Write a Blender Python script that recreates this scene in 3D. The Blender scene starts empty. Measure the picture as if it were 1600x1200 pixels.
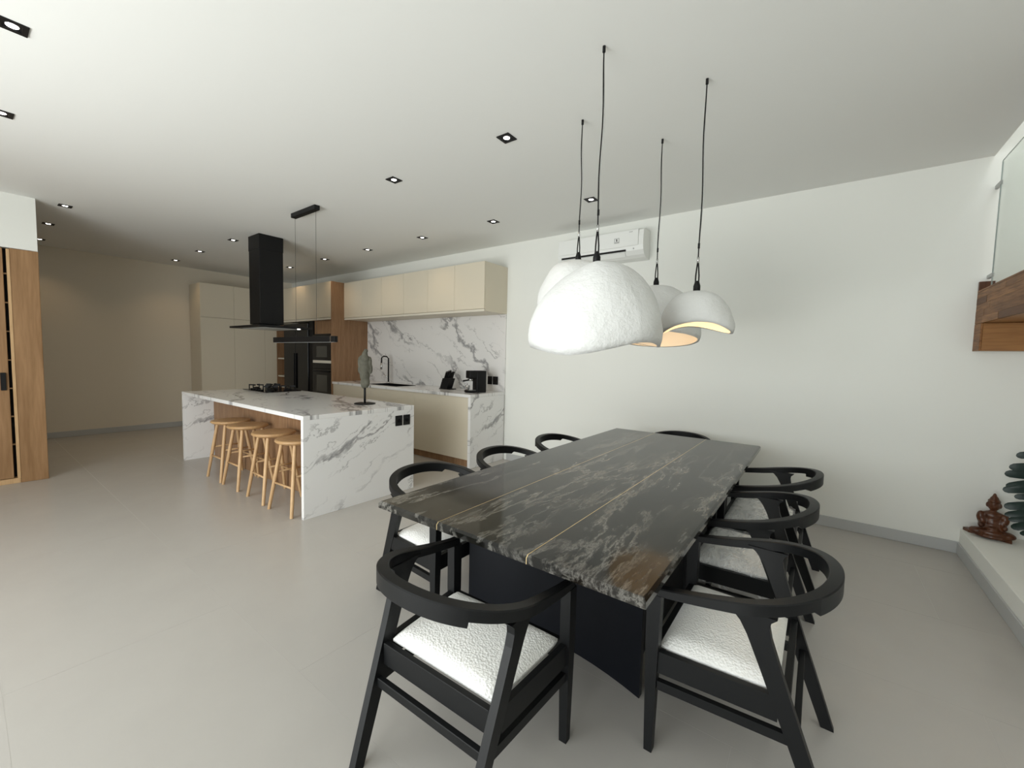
import bpy, bmesh, math, random
from mathutils import Vector, Matrix, noise
random.seed(7)
PI = math.pi
S = bpy.context.scene
C = S.collection

# ------------------------------------------------------------------ camera
CAM_H = 1.5061; FPX = 647.6
YAW, PITCH, ROLL = 0.6398, -0.0634, 0.0229
F_ = Vector((-math.sin(YAW)*math.cos(PITCH), math.cos(YAW)*math.cos(PITCH), math.sin(PITCH)))
R0 = Vector((math.cos(YAW), math.sin(YAW), 0)); U0 = R0.cross(F_)
R_ = math.cos(ROLL)*R0 + math.sin(ROLL)*U0
U_ = -math.sin(ROLL)*R0 + math.cos(ROLL)*U0
cd = bpy.data.cameras.new('camera'); cam = bpy.data.objects.new('camera', cd); C.objects.link(cam)
cd.sensor_width = 36; cd.sensor_fit = 'HORIZONTAL'; cd.lens = 36*FPX/1600; cd.clip_start = .02; cd.clip_end = 200
M = Matrix((R_, U_, -F_)).transposed().to_4x4(); M.translation = (0, 0, CAM_H)
cam.matrix_world = M
S.camera = cam
def at(u, v, **k):
    """photo pixel -> point on the plane x=, y= or z="""
    d = F_ + R_*((u-800)/FPX) - U_*((v-600)/FPX)
    (a, val), = k.items(); i = 'xyz'.index(a)
    o = Vector((0, 0, CAM_H))
    return o + d*((val-o[i])/d[i])

# ------------------------------------------------------------------ world, light, exposure
S.view_settings.view_transform = 'Standard'; S.view_settings.look = 'None'
S.view_settings.gamma = 1; S.view_settings.use_curve_mapping = False
S.view_settings.exposure = 0.26
S.cycles.use_denoising = True
S.cycles.max_bounces = 10; S.cycles.diffuse_bounces = 6; S.cycles.glossy_bounces = 4; S.cycles.sample_clamp_indirect = 6
w = bpy.data.worlds.new('sky'); S.world = w; w.use_nodes = True
bg = w.node_tree.nodes['Background']; bg.inputs[0].default_value = (.80, .92, 1, 1); bg.inputs[1].default_value = 1.0
def area(name, loc, rot, sx, sy, power, col):
    l = bpy.data.lights.new(name, 'AREA'); l.shape = 'RECTANGLE'; l.size = sx; l.size_y = sy
    l.energy = power; l.color = col
    o = bpy.data.objects.new(name, l); C.objects.link(o); o.location = loc; o.rotation_euler = rot
    return o
DAY = (.97, 1.0, .985)
# daylight through the wide garden opening behind the camera (sky and the sunlit terrace below it)
area('daylight_opening', (-2.4, -2.15, 1.45), (math.radians(95), 0, 0), 4.7, 2.5, 130, DAY)
area('terrace_bounce', (-2.4, -3.1, .05), (math.radians(145), 0, 0), 4.7, 1.8, 165, (1, 1, .95))
# skylight over the stair void
area('stair_skylight', (1.65, 3.4, 5.5), (0, 0, 0), 1.0, 2.4, 30, (.94, .97, 1.0))

# ------------------------------------------------------------------ helpers
H = 3.1355; YW = 4.8232; XB = -10.1435; XL = .975; XP = -7.05

def mat(name, col, rough=.5, metal=0., spec=None, emit=None, es=0., trans=0., ior=1.45, coat=0., alpha=1.):
    m = bpy.data.materials.new(name); m.use_nodes = True
    b = m.node_tree.nodes['Principled BSDF']
    b.inputs['Base Color'].default_value = (*col, 1); b.inputs['Roughness'].default_value = rough
    b.inputs['Metallic'].default_value = metal; b.inputs['IOR'].default_value = ior
    if spec is not None: b.inputs['Specular IOR Level'].default_value = spec
    if trans: b.inputs['Transmission Weight'].default_value = trans
    if coat: b.inputs['Coat Weight'].default_value = coat
    if alpha < 1: b.inputs['Alpha'].default_value = alpha
    if emit: b.inputs['Emission Color'].default_value = (*emit, 1); b.inputs['Emission Strength'].default_value = es
    return m
class NT:
    def __init__(s, m): s.t = m.node_tree; s.b = s.t.nodes['Principled BSDF']
    def n(s, typ, **k):
        x = s.t.nodes.new(typ)
        for a, v in k.items():
            if a.startswith('i_'):
                key = a[2:].replace('_', ' ')
                x.inputs[int(key) if key.isdigit() else key].default_value = v
            else: setattr(x, a, v)
        return x
    def l(s, a, b): s.t.links.new(a, b)
    def coord(s, scale=(1,1,1), rot=(0,0,0), kind='Object'):
        tc = s.n('ShaderNodeTexCoord'); mp = s.n('ShaderNodeMapping')
        mp.inputs['Scale'].default_value = scale; mp.inputs['Rotation'].default_value = rot
        s.l(tc.outputs[kind], mp.inputs['Vector']); return mp.outputs[0]
    def noise(s, vec, scale, detail=4, rough=.55, dist=0.):
        x = s.n('ShaderNodeTexNoise'); x.inputs['Scale'].default_value = scale; x.inputs['Detail'].default_value = detail
        x.inputs['Roughness'].default_value = rough; x.inputs['Distortion'].default_value = dist
        s.l(vec, x.inputs['Vector']); return x.outputs['Fac']
    def ramp(s, fac, stops):
        r = s.n('ShaderNodeValToRGB'); e = r.color_ramp.elements
        while len(e) < len(stops): e.new(.5)
        for q, (p, c) in zip(e, stops): q.position = p; q.color = (*c, 1) if len(c) == 3 else c
        s.l(fac, r.inputs[0]); return r.outputs[0]
    def math(s, op, a, b=None):
        x = s.n('ShaderNodeMath', operation=op)
        for i, v in enumerate((a, b)):
            if v is None: continue
            if isinstance(v, (int, float)): x.inputs[i].default_value = v
            else: s.l(v, x.inputs[i])
        return x.outputs[0]
    def mix(s, fac, a, b, mode='MIX'):
        x = s.n('ShaderNodeMix', data_type='RGBA', blend_type=mode)
        for i, v in ((0, fac), (6, a), (7, b)):
            if isinstance(v, (int, float)): x.inputs[i].default_value = v
            elif isinstance(v, tuple): x.inputs[i].default_value = (*v, 1)
            else: s.l(v, x.inputs[i])
        return x.outputs[2]
    def bump(s, h, strength=.2, dist=.01):
        x = s.n('ShaderNodeBump'); x.inputs['Strength'].default_value = strength; x.inputs['Distance'].default_value = dist
        s.l(h, x.inputs['Height']); s.l(x.outputs[0], s.b.inputs['Normal'])
    def col(s, c): s.l(c, s.b.inputs['Base Color'])

def wood(name, dark, light, axis='z', rough=.45, scale=1., vary=.22):
    m = mat(name, light, rough); t = NT(m)
    sc = {'z': (14, 14, 1.1), 'x': (1.1, 14, 14), 'y': (14, 1.1, 14)}[axis]
    v = t.coord(tuple(q*scale for q in sc))
    a = t.noise(v, 1.3, 6, .6, .6); b = t.noise(v, 6, 3, .5)
    c = t.ramp(a, [(.3, dark), (.52, tuple((p+q)/2 for p, q in zip(dark, light))), (.7, light)])
    c = t.mix(.35, c, t.ramp(b, [(.35, dark), (.65, light)]))
    oi = t.n('ShaderNodeObjectInfo')
    c2 = t.mix(t.math('MULTIPLY', oi.outputs['Random'], vary), c, dark)
    t.col(c2); t.bump(b, .06, .003); return m

def marble(name, along, perp, base=(.80, .795, .79), vein=(.24, .235, .24), rough=.16, freq=1.9, off=0.):
    """white stone whose grey veins run along one direction of the slab, in broken clusters"""
    m = mat(name, base, rough); t = NT(m)
    P = t.coord()
    def dot(v):
        x = t.n('ShaderNodeVectorMath', operation='DOT_PRODUCT'); t.l(P, x.inputs[0]); x.inputs[1].default_value = v; return x.outputs['Value']
    a, b = dot(along), dot(perp)
    cb = t.n('ShaderNodeCombineXYZ'); t.l(t.math('MULTIPLY', a, .55), cb.inputs[0]); t.l(b, cb.inputs[1]); cb.inputs[2].default_value = off
    sv = cb.outputs[0]
    warp = t.math('SUBTRACT', t.noise(sv, 1.6, 7, .6, .3), .5)
    fine = t.math('SUBTRACT', t.noise(sv, 5.5, 6, .65, .4), .5)
    def vein_set(fr, wa, wf, tmin, tmax, ms, lo, hi, amt):
        u = t.math('ADD', t.math('MULTIPLY', b, fr), t.math('ADD', t.math('MULTIPLY', warp, wa), t.math('MULTIPLY', fine, wf)))
        d = t.math('ABSOLUTE', t.math('SUBTRACT', t.math('FRACT', t.math('ADD', u, 50.3+off)), .5))
        th = t.n('ShaderNodeMapRange'); t.l(t.noise(sv, ms*1.7, 5, .6), th.inputs[0]); th.inputs[1].default_value = .35; th.inputs[2].default_value = .7
        th.inputs[3].default_value = tmin; th.inputs[4].default_value = tmax
        k = t.math('SUBTRACT', 1., t.math('DIVIDE', d, th.outputs[0])); k.node.use_clamp = True
        k = t.math('POWER', k, .7)
        mk = t.ramp(t.noise(sv, ms, 4, .55), [(lo, (0, 0, 0)), (hi, (1, 1, 1))])
        return t.math('MULTIPLY', t.math('MULTIPLY', k, mk), amt)
    f = t.math('MAXIMUM', vein_set(freq, 2.3, .55, .012, .17, 1.5, .40, .50, .9), vein_set(freq*2.3, 4.2, 1.6, .02, .085, 2.0, .46, .55, .65))
    cl = t.mix(t.noise(sv, 2, 3, .5), base, tuple(x*.94 for x in base))
    t.col(t.mix(f, cl, vein)); return m

# materials
M_WALL = mat('wall_paint', (.80, .808, .77), .75)
_t = NT(M_WALL); _t.bump(_t.noise(_t.coord(), 60, 3), .04, .002)
M_WALL_WARMLIT = mat('wall_paint_warmlit', (.72, .66, .555), .75)  # wall paint with the downlights' warm light put into its colour, for the corridor
M_CEIL = mat('ceiling_paint', (.80, .805, .785), .8)
M_FLOOR = mat('floor_tile', (.43, .415, .39), .26); t = NT(M_FLOOR)
v = t.coord(kind='Object'); t.col(t.mix(t.noise(v, 2.2, 7, .6), (.415, .395, .368), (.465, .445, .415)))
t.bump(t.noise(v, 38, 5), .05, .002)
M_GROUT = mat('grout', (.47, .455, .425), .6)
M_SKIRT = mat('skirting', (.46, .47, .47), .4)
M_CREAM = mat('cream_laminate', (.66, .60, .485), .42)
M_CREAMI = mat('cream_edge', (.66, .62, .53), .5)
M_OAK = wood('oak', (.44, .27, .13), (.66, .44, .24), 'z', .42)
M_OAKT = wood('oak_seat', (.38, .22, .10), (.57, .36, .18), 'x', .38)
M_WALN = wood('walnut_panel', (.20, .105, .05), (.39, .235, .13), 'z', .5)
M_DOORW = wood('teak_cupboard', (.22, .115, .045), (.38, .22, .105), 'z', .5, .6)
M_STAVE = wood('stave_wood', (.085, .032, .011), (.45, .22, .085), 'y', .5, 1., .9)
M_STAVE.node_tree.nodes['Principled BSDF'].inputs['Specular IOR Level'].default_value = .25
M_BEAM = wood('stair_beam_wood', (.20, .085, .025), (.36, .175, .06), 'x', .35)
M_MARB_END = marble('marble_island_end', (0, .88, .47), (0, -.47, .88))
M_MARB_TOP = marble('marble_top', (.92, -.39, 0), (.39, .92, 0), off=3.1)
M_MARB_BS = marble('marble_splash', (.83, 0, -.56), (.56, 0, .83), base=(.77, .755, .74), freq=1.5, off=7.7)
M_BLACKM = mat('black_metal', (.006, .006, .0065), .5, spec=.28)
M_BLACKW = mat('black_stained_wood', (.0055, .006, .0066), .45, spec=.3); t = NT(M_BLACKW)
t.bump(t.noise(t.coord((60, 60, 8)), 3, 3), .05, .002)
M_BLACKG = mat('black_glass', (.005, .005, .006), .12, spec=.3)
M_STEEL = mat('steel', (.62, .62, .62), .25, 1)
M_GOLD = mat('brass_inlay', (.80, .62, .34), .3, .9)
M_PLASTER = mat('shade_plaster', (.74, .745, .735), .85); t = NT(M_PLASTER)
t.bump(t.noise(t.coord(), 24, 6, .65), .6, .016)
M_SHADEIN = mat('shade_inside', (.82, .72, .58), .8)
M_BOUCLE = mat('boucle', (.88, .875, .85), .95); t = NT(M_BOUCLE)
vo = t.n('ShaderNodeTexVoronoi'); vo.inputs['Scale'].default_value = 120; t.l(t.coord(), vo.inputs['Vector'])
t.bump(t.math('ADD', vo.outputs['Distance'], t.noise(t.coord(), 75, 4)), .6, .004)
M_WRAP = mat('plastic_wrap', (.92, .93, .95), .10, alpha=.2, spec=.9); t = NT(M_WRAP)
v = t.coord((1, 1.8, 1.4)); n1 = t.noise(v, 8, 6, .6, .8)
t.bump(n1, .9, .03)
t.l(t.ramp(n1, [(.38, (.09,)*3), (.50, (.20,)*3), (.60, (.42,)*3), (.68, (.15,)*3)]), t.b.inputs['Alpha'])
M_WHITEP = mat('white_plastic', (.80, .81, .79), .35)
M_GREYP = mat('grey_plastic', (.42, .43, .42), .4)
M_DARK = mat('dark_gap', (.01, .01, .01), .8)
M_LAMP = mat('lamp_glow', (1, 1, 1), .5, emit=(1, .96, .88), es=9)
M_BULB = mat('bulb_glow', (1, .9, .7), .5, emit=(1, .82, .55), es=6)
M_GLASS = mat('clear_glass', (.93, .97, .95), .02, trans=1., ior=1.1)
M_STONE = mat('grey_stone', (.17, .165, .13), .85); t = NT(M_STONE)
v = t.coord(); t.col(t.mix(t.noise(v, 22, 6), (.05, .048, .036), (.15, .145, .112))); t.bump(t.noise(v, 70, 5), .5, .01)
M_CARVE = wood('carved_wood', (.045, .014, .006), (.15, .055, .022), 'z', .3)
M_LEAF = mat('dark_leaf', (.007, .020, .016), .38, spec=.35)
M_SOIL = mat('soil', (.05, .035, .025), .95)
M_POT = mat('dark_pot', (.015, .015, .016), .5)
M_TERR = mat('terrace_stone', (.6, .58, .54), .8)
# black veined table stone
M_TABLE = mat('table_stone', (.03, .03, .027), .10, spec=.36); t = NT(M_TABLE)
v = t.coord((1.9, .42, 1.9), (0, 0, math.radians(-16)))
n1 = t.noise(v, 2.1, 10, .68, .25); d1 = t.math('ABSOLUTE', t.math('SUBTRACT', n1, .5))
cl = t.ramp(t.noise(v, 2.2, 9, .7, .5), [(.36, (.003, .003, .0025)), (.52, (.013, .0125, .0105)), (.68, (.038, .036, .031))])
vm = t.ramp(t.noise(v, 1.5, 5), [(.42, (0, 0, 0)), (.58, (1, 1, 1))])
cl = t.mix(t.math('MULTIPLY', t.ramp(d1, [(0, (.85,)*3), (.010, (.4,)*3), (.035, (0, 0, 0))]), vm), cl, (.22, .21, .19))
br = t.ramp(t.noise(t.coord(), .9, 4), [(.56, (0, 0, 0)), (.68, (.6,)*3)])
cl = t.mix(br, cl, (.027, .020, .015))
sp = t.ramp(t.noise(v, 30, 6, .7), [(.68, (0, 0, 0)), (.74, (.6,)*3)])
cl = t.mix(sp, cl, (.26, .25, .22))
t.col(cl); t.bump(t.noise(v, 14, 6, .7), .02, .002)

# mesh helpers -------------------------------------------------------
def box(bm, x0, x1, y0, y1, z0, z1, bev=0., seg=1):
    x0, x1 = min(x0, x1), max(x0, x1); y0, y1 = min(y0, y1), max(y0, y1); z0, z1 = min(z0, z1), max(z0, z1)
    r = bmesh.ops.create_cube(bm, size=1)
    for q in r['verts']:
        q.co = Vector(((x0+x1)/2+q.co.x*(x1-x0), (y0+y1)/2+q.co.y*(y1-y0), (z0+z1)/2+q.co.z*(z1-z0)))
    if bev:
        ed = list({e for q in r['verts'] for e in q.link_edges})
        bmesh.ops.bevel(bm, geom=ed, offset=bev, segments=seg, profile=.5, affect='EDGES')
    return bm
def loft(bm, rings, caps=True, closed=False):
    vr = [[bm.verts.new(c) for c in ring] for ring in rings]
    n = len(vr[0]); K = len(vr)
    for i in range(K if closed else K-1):
        a, b = vr[i], vr[(i+1) % K]
        for j in range(n):
            bm.faces.new((a[j], a[(j+1) % n], b[(j+1) % n], b[j]))
    if caps and not closed:
        bm.faces.new(vr[0][::-1]); bm.faces.new(vr[-1])
    return bm
def ring(c, ax, r, n=10, r2=None):
    ax = Vector(ax).normalized(); a = Vector((0, 0, 1)) if abs(ax.z) < .9 else Vector((1, 0, 0))
    u = ax.cross(a).normalized(); v = ax.cross(u); c = Vector(c)
    return [c + u*r*math.cos(2*PI*k/n) + v*(r2 or r)*math.sin(2*PI*k/n) for k in range(n)]
def rod(bm, p0, p1, r0, r1=None, n=10):
    p0, p1 = Vector(p0), Vector(p1); d = p1-p0
    return loft(bm, [ring(p0, d, r0, n), ring(p1, d, r0 if r1 is None else r1, n)])
def tube(bm, pts, r, n=8):
    pts = [Vector(p) for p in pts]; rings = []
    for i, p in enumerate(pts):
        d = (pts[min(i+1, len(pts)-1)]-pts[max(i-1, 0)])
        rings.append(ring(p, d, r[i] if isinstance(r, (list, tuple)) else r, n))
    return loft(bm, rings)
def lathe(bm, prof, c=(0, 0, 0), n=24):
    return loft(bm, [[Vector((c[0]+max(r, 1e-4)*math.cos(2*PI*k/n), c[1]+max(r, 1e-4)*math.sin(2*PI*k/n), c[2]+z)) for k in range(n)] for r, z in prof])
def ell(bm, c, r, n=12, rot=None):
    res = bmesh.ops.create_uvsphere(bm, u_segments=n, v_segments=max(6, n*2//3), radius=1)
    mt = Matrix.Translation(Vector(c)) @ (rot.to_4x4() if rot else Matrix()) @ Matrix.Diagonal((*r, 1))
    bmesh.ops.transform(bm, matrix=mt, verts=res['verts']); return bm
def BM(f=None, *a, **k):
    bm = bmesh.new()
    if f: f(bm, *a, **k)
    return bm
def obj(name, bm, m, parent=None, smooth=False, label=None, local=False, mods=()):
    bmesh.ops.recalc_face_normals(bm, faces=bm.faces)
    if parent is not None and not local:
        o_ = parent['_o'] if '_o' in parent else (0, 0, 0)
        bmesh.ops.translate(bm, vec=-Vector(o_), verts=bm.verts)
    me = bpy.data.meshes.new(name); bm.to_mesh(me); bm.free()
    me.materials.append(m)
    if smooth: me.shade_smooth()
    if smooth == 'auto':
        me.set_sharp_from_angle(angle=math.radians(38))
    o = bpy.data.objects.new(name, me); C.objects.link(o)
    if parent is not None: o.parent = parent; o['_o'] = parent['_o'] if '_o' in parent else (0, 0, 0)
    if label: o['label'] = label
    return o
def tag(o, label, cat, group=None):
    o['label'] = label; o['category'] = cat
    if group: o['group'] = group
    return o
def thing(name, label, cat, loc=(0, 0, 0), rz=0., group=None):
    o = bpy.data.objects.new(name, None); C.objects.link(o); o.empty_display_size = .1
    o.location = loc; o.rotation_euler = (0, 0, rz); o['_o'] = tuple(loc)
    return tag(o, label, cat, group)
def struct(name, bm, m, label, smooth=False):
    o = obj(name, bm, m, None, smooth); o['kind'] = 'structure'; o['label'] = label; return o
def dup(root, loc, rz, label, group=None):
    r = root.copy(); C.objects.link(r); r.location = loc; r.rotation_euler = (0, 0, rz); r['label'] = label
    if group: r['group'] = group
    for ch in list(root.children):
        c = ch.copy(); C.objects.link(c); c.parent = r
        for g in list(ch.children):
            d = g.copy(); C.objects.link(d); d.parent = c
    return r

# ------------------------------------------------------------------ room shell
Y0 = -2.2; XR = 2.3; WX0, WX1 = -4.85, .05
fl = struct('floor', BM(box, XB-.3, XR+.2, Y0-.2, YW+.2, -.12, -.0005), M_GROUT, 'pale grey tiled floor')
TW, TL = .85, 1.70
tiles = {}
jy = .067 + TW*(-4)
row = 0
while jy < YW:
    y0, y1 = max(jy, Y0), min(jy+TW, YW)
    if y1-y0 > .05:
        jx = -11.25 + (TL/2 if row % 2 else 0)
        while jx < XR:
            x0, x1 = max(jx, XB), min(jx+TL, XR)
            if x1-x0 > .03:
                g = .0007
                key = (round(x1-x0, 3), round(y1-y0, 3))
                if key not in tiles:
                    bm = BM(box, 0, x1-x0-2*g, 0, y1-y0-2*g, -.0042, 0)
                    me = bpy.data.meshes.new('tile'); bm.to_mesh(me); bm.free(); me.materials.append(M_FLOOR); tiles[key] = me
                o = bpy.data.objects.new('tile', tiles[key]); C.objects.link(o); o.location = (x0+g, y0+g, 0); o.parent = fl
            jx += TL
    row += 1; jy += TW
struct('ceiling', BM(box, XB-.2, XL, Y0-.2, YW+.15, H, H+.32), M_CEIL, 'white flat ceiling')
bm = BM(box, XL, XR+.2, Y0-.2, 1.6, H, H+.32); struct('ceiling_stairhall', bm, M_CEIL, 'white ceiling beside the stair void')
struct('wall_right', BM(box, XB-.2, XR+.2, YW, YW+.2, -.12, 5.8), M_WALL, 'long white painted wall behind table and kitchen')
struct('wall_back', BM(box, XB-.2, XB, -1.2, YW, -.12, H), M_WALL_WARMLIT, 'shaded far end wall of the corridor')
struct('wall_stair', BM(box, XR, XR+.2, Y0, YW, -.12, 5.8), M_WALL, 'white wall beyond the stairs')
struct('wall_upper', BM(box, XL-.2, XR, 1.4, 1.6, H+.32, 5.8), M_WALL, 'white upper wall of the stair void')
struct('wall_landing', BM(box, XL-.2, XL-.02, 1.6, YW, H+.32, 5.8), M_WALL, 'white upper side wall of the stair void')
struct('ceiling_void', BM(box, XL-.2, XR+.2, 1.4, YW+.2, 5.8, 5.95), M_CEIL, 'roof over the stair void')
struct('wall_corridor', BM(box, XB, XP, -1.2, -1.0, 0, H), M_WALL_WARMLIT, 'hidden corridor end wall')
# partition with the built-in cupboard: wall above the cupboard and its end return
bm = BM(box, XP-.16, XP, Y0, .59, 2.56, H); box(bm, XP-.16, XP-.10, Y0, .59, 0, 2.56)
struct('wall_left', bm, M_WALL, 'white partition above the wooden cupboard')
# front wall with the wide garden opening behind the camera
bm = bmesh.new()
box(bm, XP, WX0, Y0-.2, Y0, 0, H); box(bm, WX1, XR+.2, Y0-.2, Y0, 0, H); box(bm, WX0, WX1, Y0-.2, Y0, 2.8, H)
struct('wall_front', bm, M_WALL, 'front wall around the garden opening')
wn = struct('window_1', BM(box, WX0, WX1, Y0-.1, Y0-.04, 2.74, 2.8), M_BLACKM, 'black frame of the garden opening')
for q in (WX0, -3.23, -1.60, WX1-.06):
    obj('window_frame', BM(box, q, q+.06, Y0-.1, Y0-.04, 0, 2.74), M_BLACKM, wn)
struct('ground', BM(box, -14, 9, -16, Y0-.2, -.2, -.06), M_TERR, 'paved terrace outside')
# skirtings
struct('baseboard_right', BM(box, -3.66, XL, YW-.012, YW, 0, .0966, .003), M_SKIRT, 'grey tile skirting along the long wall')
struct('baseboard_back', BM(box, XB, XB+.012, -1., 2.80, 0, .0966, .003), M_SKIRT, 'grey skirting along the far wall')
# raised ledge under the stairs
struct('floor_ledge', BM(box, XL, XR, 1.9, YW, 0, .209, .004), M_WALL, 'low white ledge under the stairs')
struct('baseboard_ledge', BM(box, XL-.012, XL, 1.9, YW-.012, 0, .0966, .003), M_SKIRT, 'grey skirting along the ledge')

# ------------------------------------------------------------------ built-in wooden cupboard in the partition
t_ = thing('built_in_cupboard', 'tall oak built-in cupboard with black handle, set in the white partition', 'cupboard', (XP, .1, 0))
obj('side_panel', BM(box, XP-.10, XP+.012, .385, .592, 0, 2.555, .003), M_DOORW, t_)
obj('casing', BM(box, XP-.02, XP+.018, .362, .386, .05, 2.545, .002), M_OAK, t_)
obj('plinth', BM(box, XP-.10, XP+.01, -1.6, .384, 0, .055, .002), M_OAK, t_)
obj('interior', BM(box, XP-.099, XP-.08, -1.6, .384, .056, 2.555), M_DARK, t_)
for k in range(7):
    obj('shelf', BM(box, XP-.079, XP-.03, .340, .361, .42+.31*k, .432+.31*k), M_OAK, t_)
for y1 in (.338, -.26, -.86):
    d = obj('door', BM(box, XP-.02, XP+.006, y1-.585, y1, .06, 2.55, .003), M_DOORW, t_)
    obj('handle', BM(box, XP+.007, XP+.03, y1-.06, y1-.02, 1.03, 1.22, .004), M_BLACKM, d)

# ------------------------------------------------------------------ kitchen, wall run
ZC = 1.0; YF = 4.09; XK = -3.71; XT = -7.10; YU = 4.31
ordw = ['first', 'second', 'third', 'fourth', 'fifth', 'sixth', 'seventh']
n = 6; wd = (XK-XT)/n
for k in range(n):
    x1 = XK-k*wd; x0 = x1-wd
    lab = ('cream wall cabinet at the dining end, its side panel showing' if k == 0 else
           f'{ordw[k]} cream wall cabinet above the marble splashback, counted from the dining end')
    t_ = thing('wall_cabinet', lab, 'cabinet', ((x0+x1)/2, YW, 2.13), 0, 'cream wall cabinets over the worktop')
    obj('body', BM(box, x0+.0006, x1-.0006, YU+.022, YW-.001, 2.135, 2.80), M_CREAM, t_)
    obj('door', BM(box, x0+.0015, x1-.0015, YU, YU+.02, 2.165, 2.80, .0015), M_CREAM, t_)
    obj('grip_rail', BM(box, x0+.0006, x1-.0006, YU+.004, YU+.03, 2.128, 2.158, .002), M_CREAMI, t_)
# base units
n = 3; wd = (XK-.045-XT)/n
for k in range(n):
    x1 = XK-.045-k*wd; x0 = x1-wd
    t_ = thing('base_cabinet', f'{ordw[k]} cream base cabinet from the marble end panel, under the worktop', 'cabinet', ((x0+x1)/2, YW, 0), 0, 'cream base cabinets under the worktop')
    obj('body', BM(box, x0+.0006, x1-.0006, YF+.022, YW-.022, .102, .79 if k in (1, 2) else ZC-.042), M_CREAM, t_)
    obj('door', BM(box, x0+.0015, x1-.0015, YF, YF+.02, .105, ZC-.043, .0015), M_CREAM, t_)
    obj('plinth', BM(box, x0+.0006, x1-.0006, YF+.05, YF+.068, 0, .10), M_WALN, t_)
t_ = thing('worktop', 'white grey-veined marble worktop with waterfall end along the kitchen wall', 'worktop', (XK, YW, 0))
bm = BM(box, XT+.001, -6.19, YF-.02, YW-.02, ZC-.04, ZC, .002)
box(bm, -5.45, XK-.001, YF-.02, YW-.02, ZC-.04, ZC, .002); box(bm, -6.189, -5.451, YF-.02, 4.22, ZC-.04, ZC, .002); box(bm, -6.189, -5.451, 4.62, YW-.02, ZC-.04, ZC, .002)
obj('top_slab', bm, M_MARB_TOP, t_)
obj('end_panel', BM(box, XK-.044, XK, YF-.02, YW-.0205, 0, ZC-.041, .002), M_MARB_END, t_)
tag(obj('splashback', BM(box, XT+.001, XK, YW-.019, YW-.0005, ZC-.04, 2.134), M_MARB_BS), 'tall white marble splashback with diagonal grey veins below wall cabinets', 'splashback')
# sink + tap
t_ = thing('kitchen_sink', 'black undermount sink basin sunk in the marble worktop', 'sink', (-5.82, 4.42, .8))
bm = BM(box, -6.185, -5.455, 4.224, 4.236, .80, ZC+.004); box(bm, -6.185, -5.455, 4.604, 4.616, .80, ZC+.004); box(bm, -6.185, -6.173, 4.236, 4.604, .80, ZC+.004); box(bm, -5.467, -5.455, 4.236, 4.604, .80, ZC+.004); box(bm, -6.173, -5.467, 4.236, 4.604, .80, .812)
obj('basin', bm, M_BLACKM, t_)
obj('drain', BM(lathe, [(.045, 0), (.045, .004), (.03, .006)], (-5.82, 4.42, .813)), M_STEEL, t_, True)
fx = at(607, 560, y=4.69).x
t_ = thing('kitchen_tap', 'tall black and chrome kitchen tap rising behind the sink', 'tap', (fx, 4.69, ZC))
obj('base', BM(lathe, [(.03, 0), (.03, .012), (.02, .02)], (fx, 4.69, ZC+.001)), M_STEEL, t_, True)
obj('spout', BM(tube, [(fx, 4.69, ZC+.02), (fx, 4.69, ZC+.44), (fx-.01, 4.66, ZC+.475), (fx-.02, 4.60, ZC+.48), (fx-.02, 4.56, ZC+.45), (fx-.02, 4.555, ZC+.36)], .013), M_BLACKM, t_, True)
obj('spray_head', BM(rod, (fx-.02, 4.555, ZC+.36), (fx-.02, 4.552, ZC+.24), .016, .019), M_STEEL, t_, True)
obj('lever', BM(tube, [(fx, 4.69, ZC+.10), (fx-.06, 4.67, ZC+.12), (fx-.10, 4.66, ZC+.16)], [.012, .008, .006]), M_STEEL, t_, True)

# tall run: oven column, fridge bay, corner niche
ov_x0 = -7.79
t_ = thing('oven_tower', 'walnut oven tower with wooden side panel beside the marble splashback', 'cabinet', (XT, YW, 0))
obj('side_panel', BM(box, XT-.03, XT, 4.07, YW-.001, 0, 2.80, .001), M_WALN, t_)
obj('partition', BM(box, ov_x0-.16, ov_x0, 4.09, YW-.001, 0, 2.12, .001), M_BLACKM, t_)
obj('back_board', BM(box, ov_x0+.001, XT-.031, YW-.03, YW-.001, 0, 2.12), M_WALN, t_)
obj('niche_panel', BM(box, ov_x0+.001, XT-.031, 4.12, 4.14, 1.87, 2.12), M_WALN, t_)
obj('shelf', BM(box, ov_x0+.001, XT-.031, 4.08, YW-.031, 1.325, 1.375, .001), M_CREAMI, t_)
obj('shelf', BM(box, ov_x0+.001, XT-.031, 4.08, YW-.031, .69, .73, .001), M_CREAMI, t_)
obj('lower_door', BM(box, ov_x0+.001, XT-.031, 4.08, 4.10, .10, .688, .001), M_CREAM, t_)
obj('plinth', BM(box, ov_x0+.001, XT-.031, 4.13, 4.15, 0, .099), M_WALN, t_)
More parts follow.
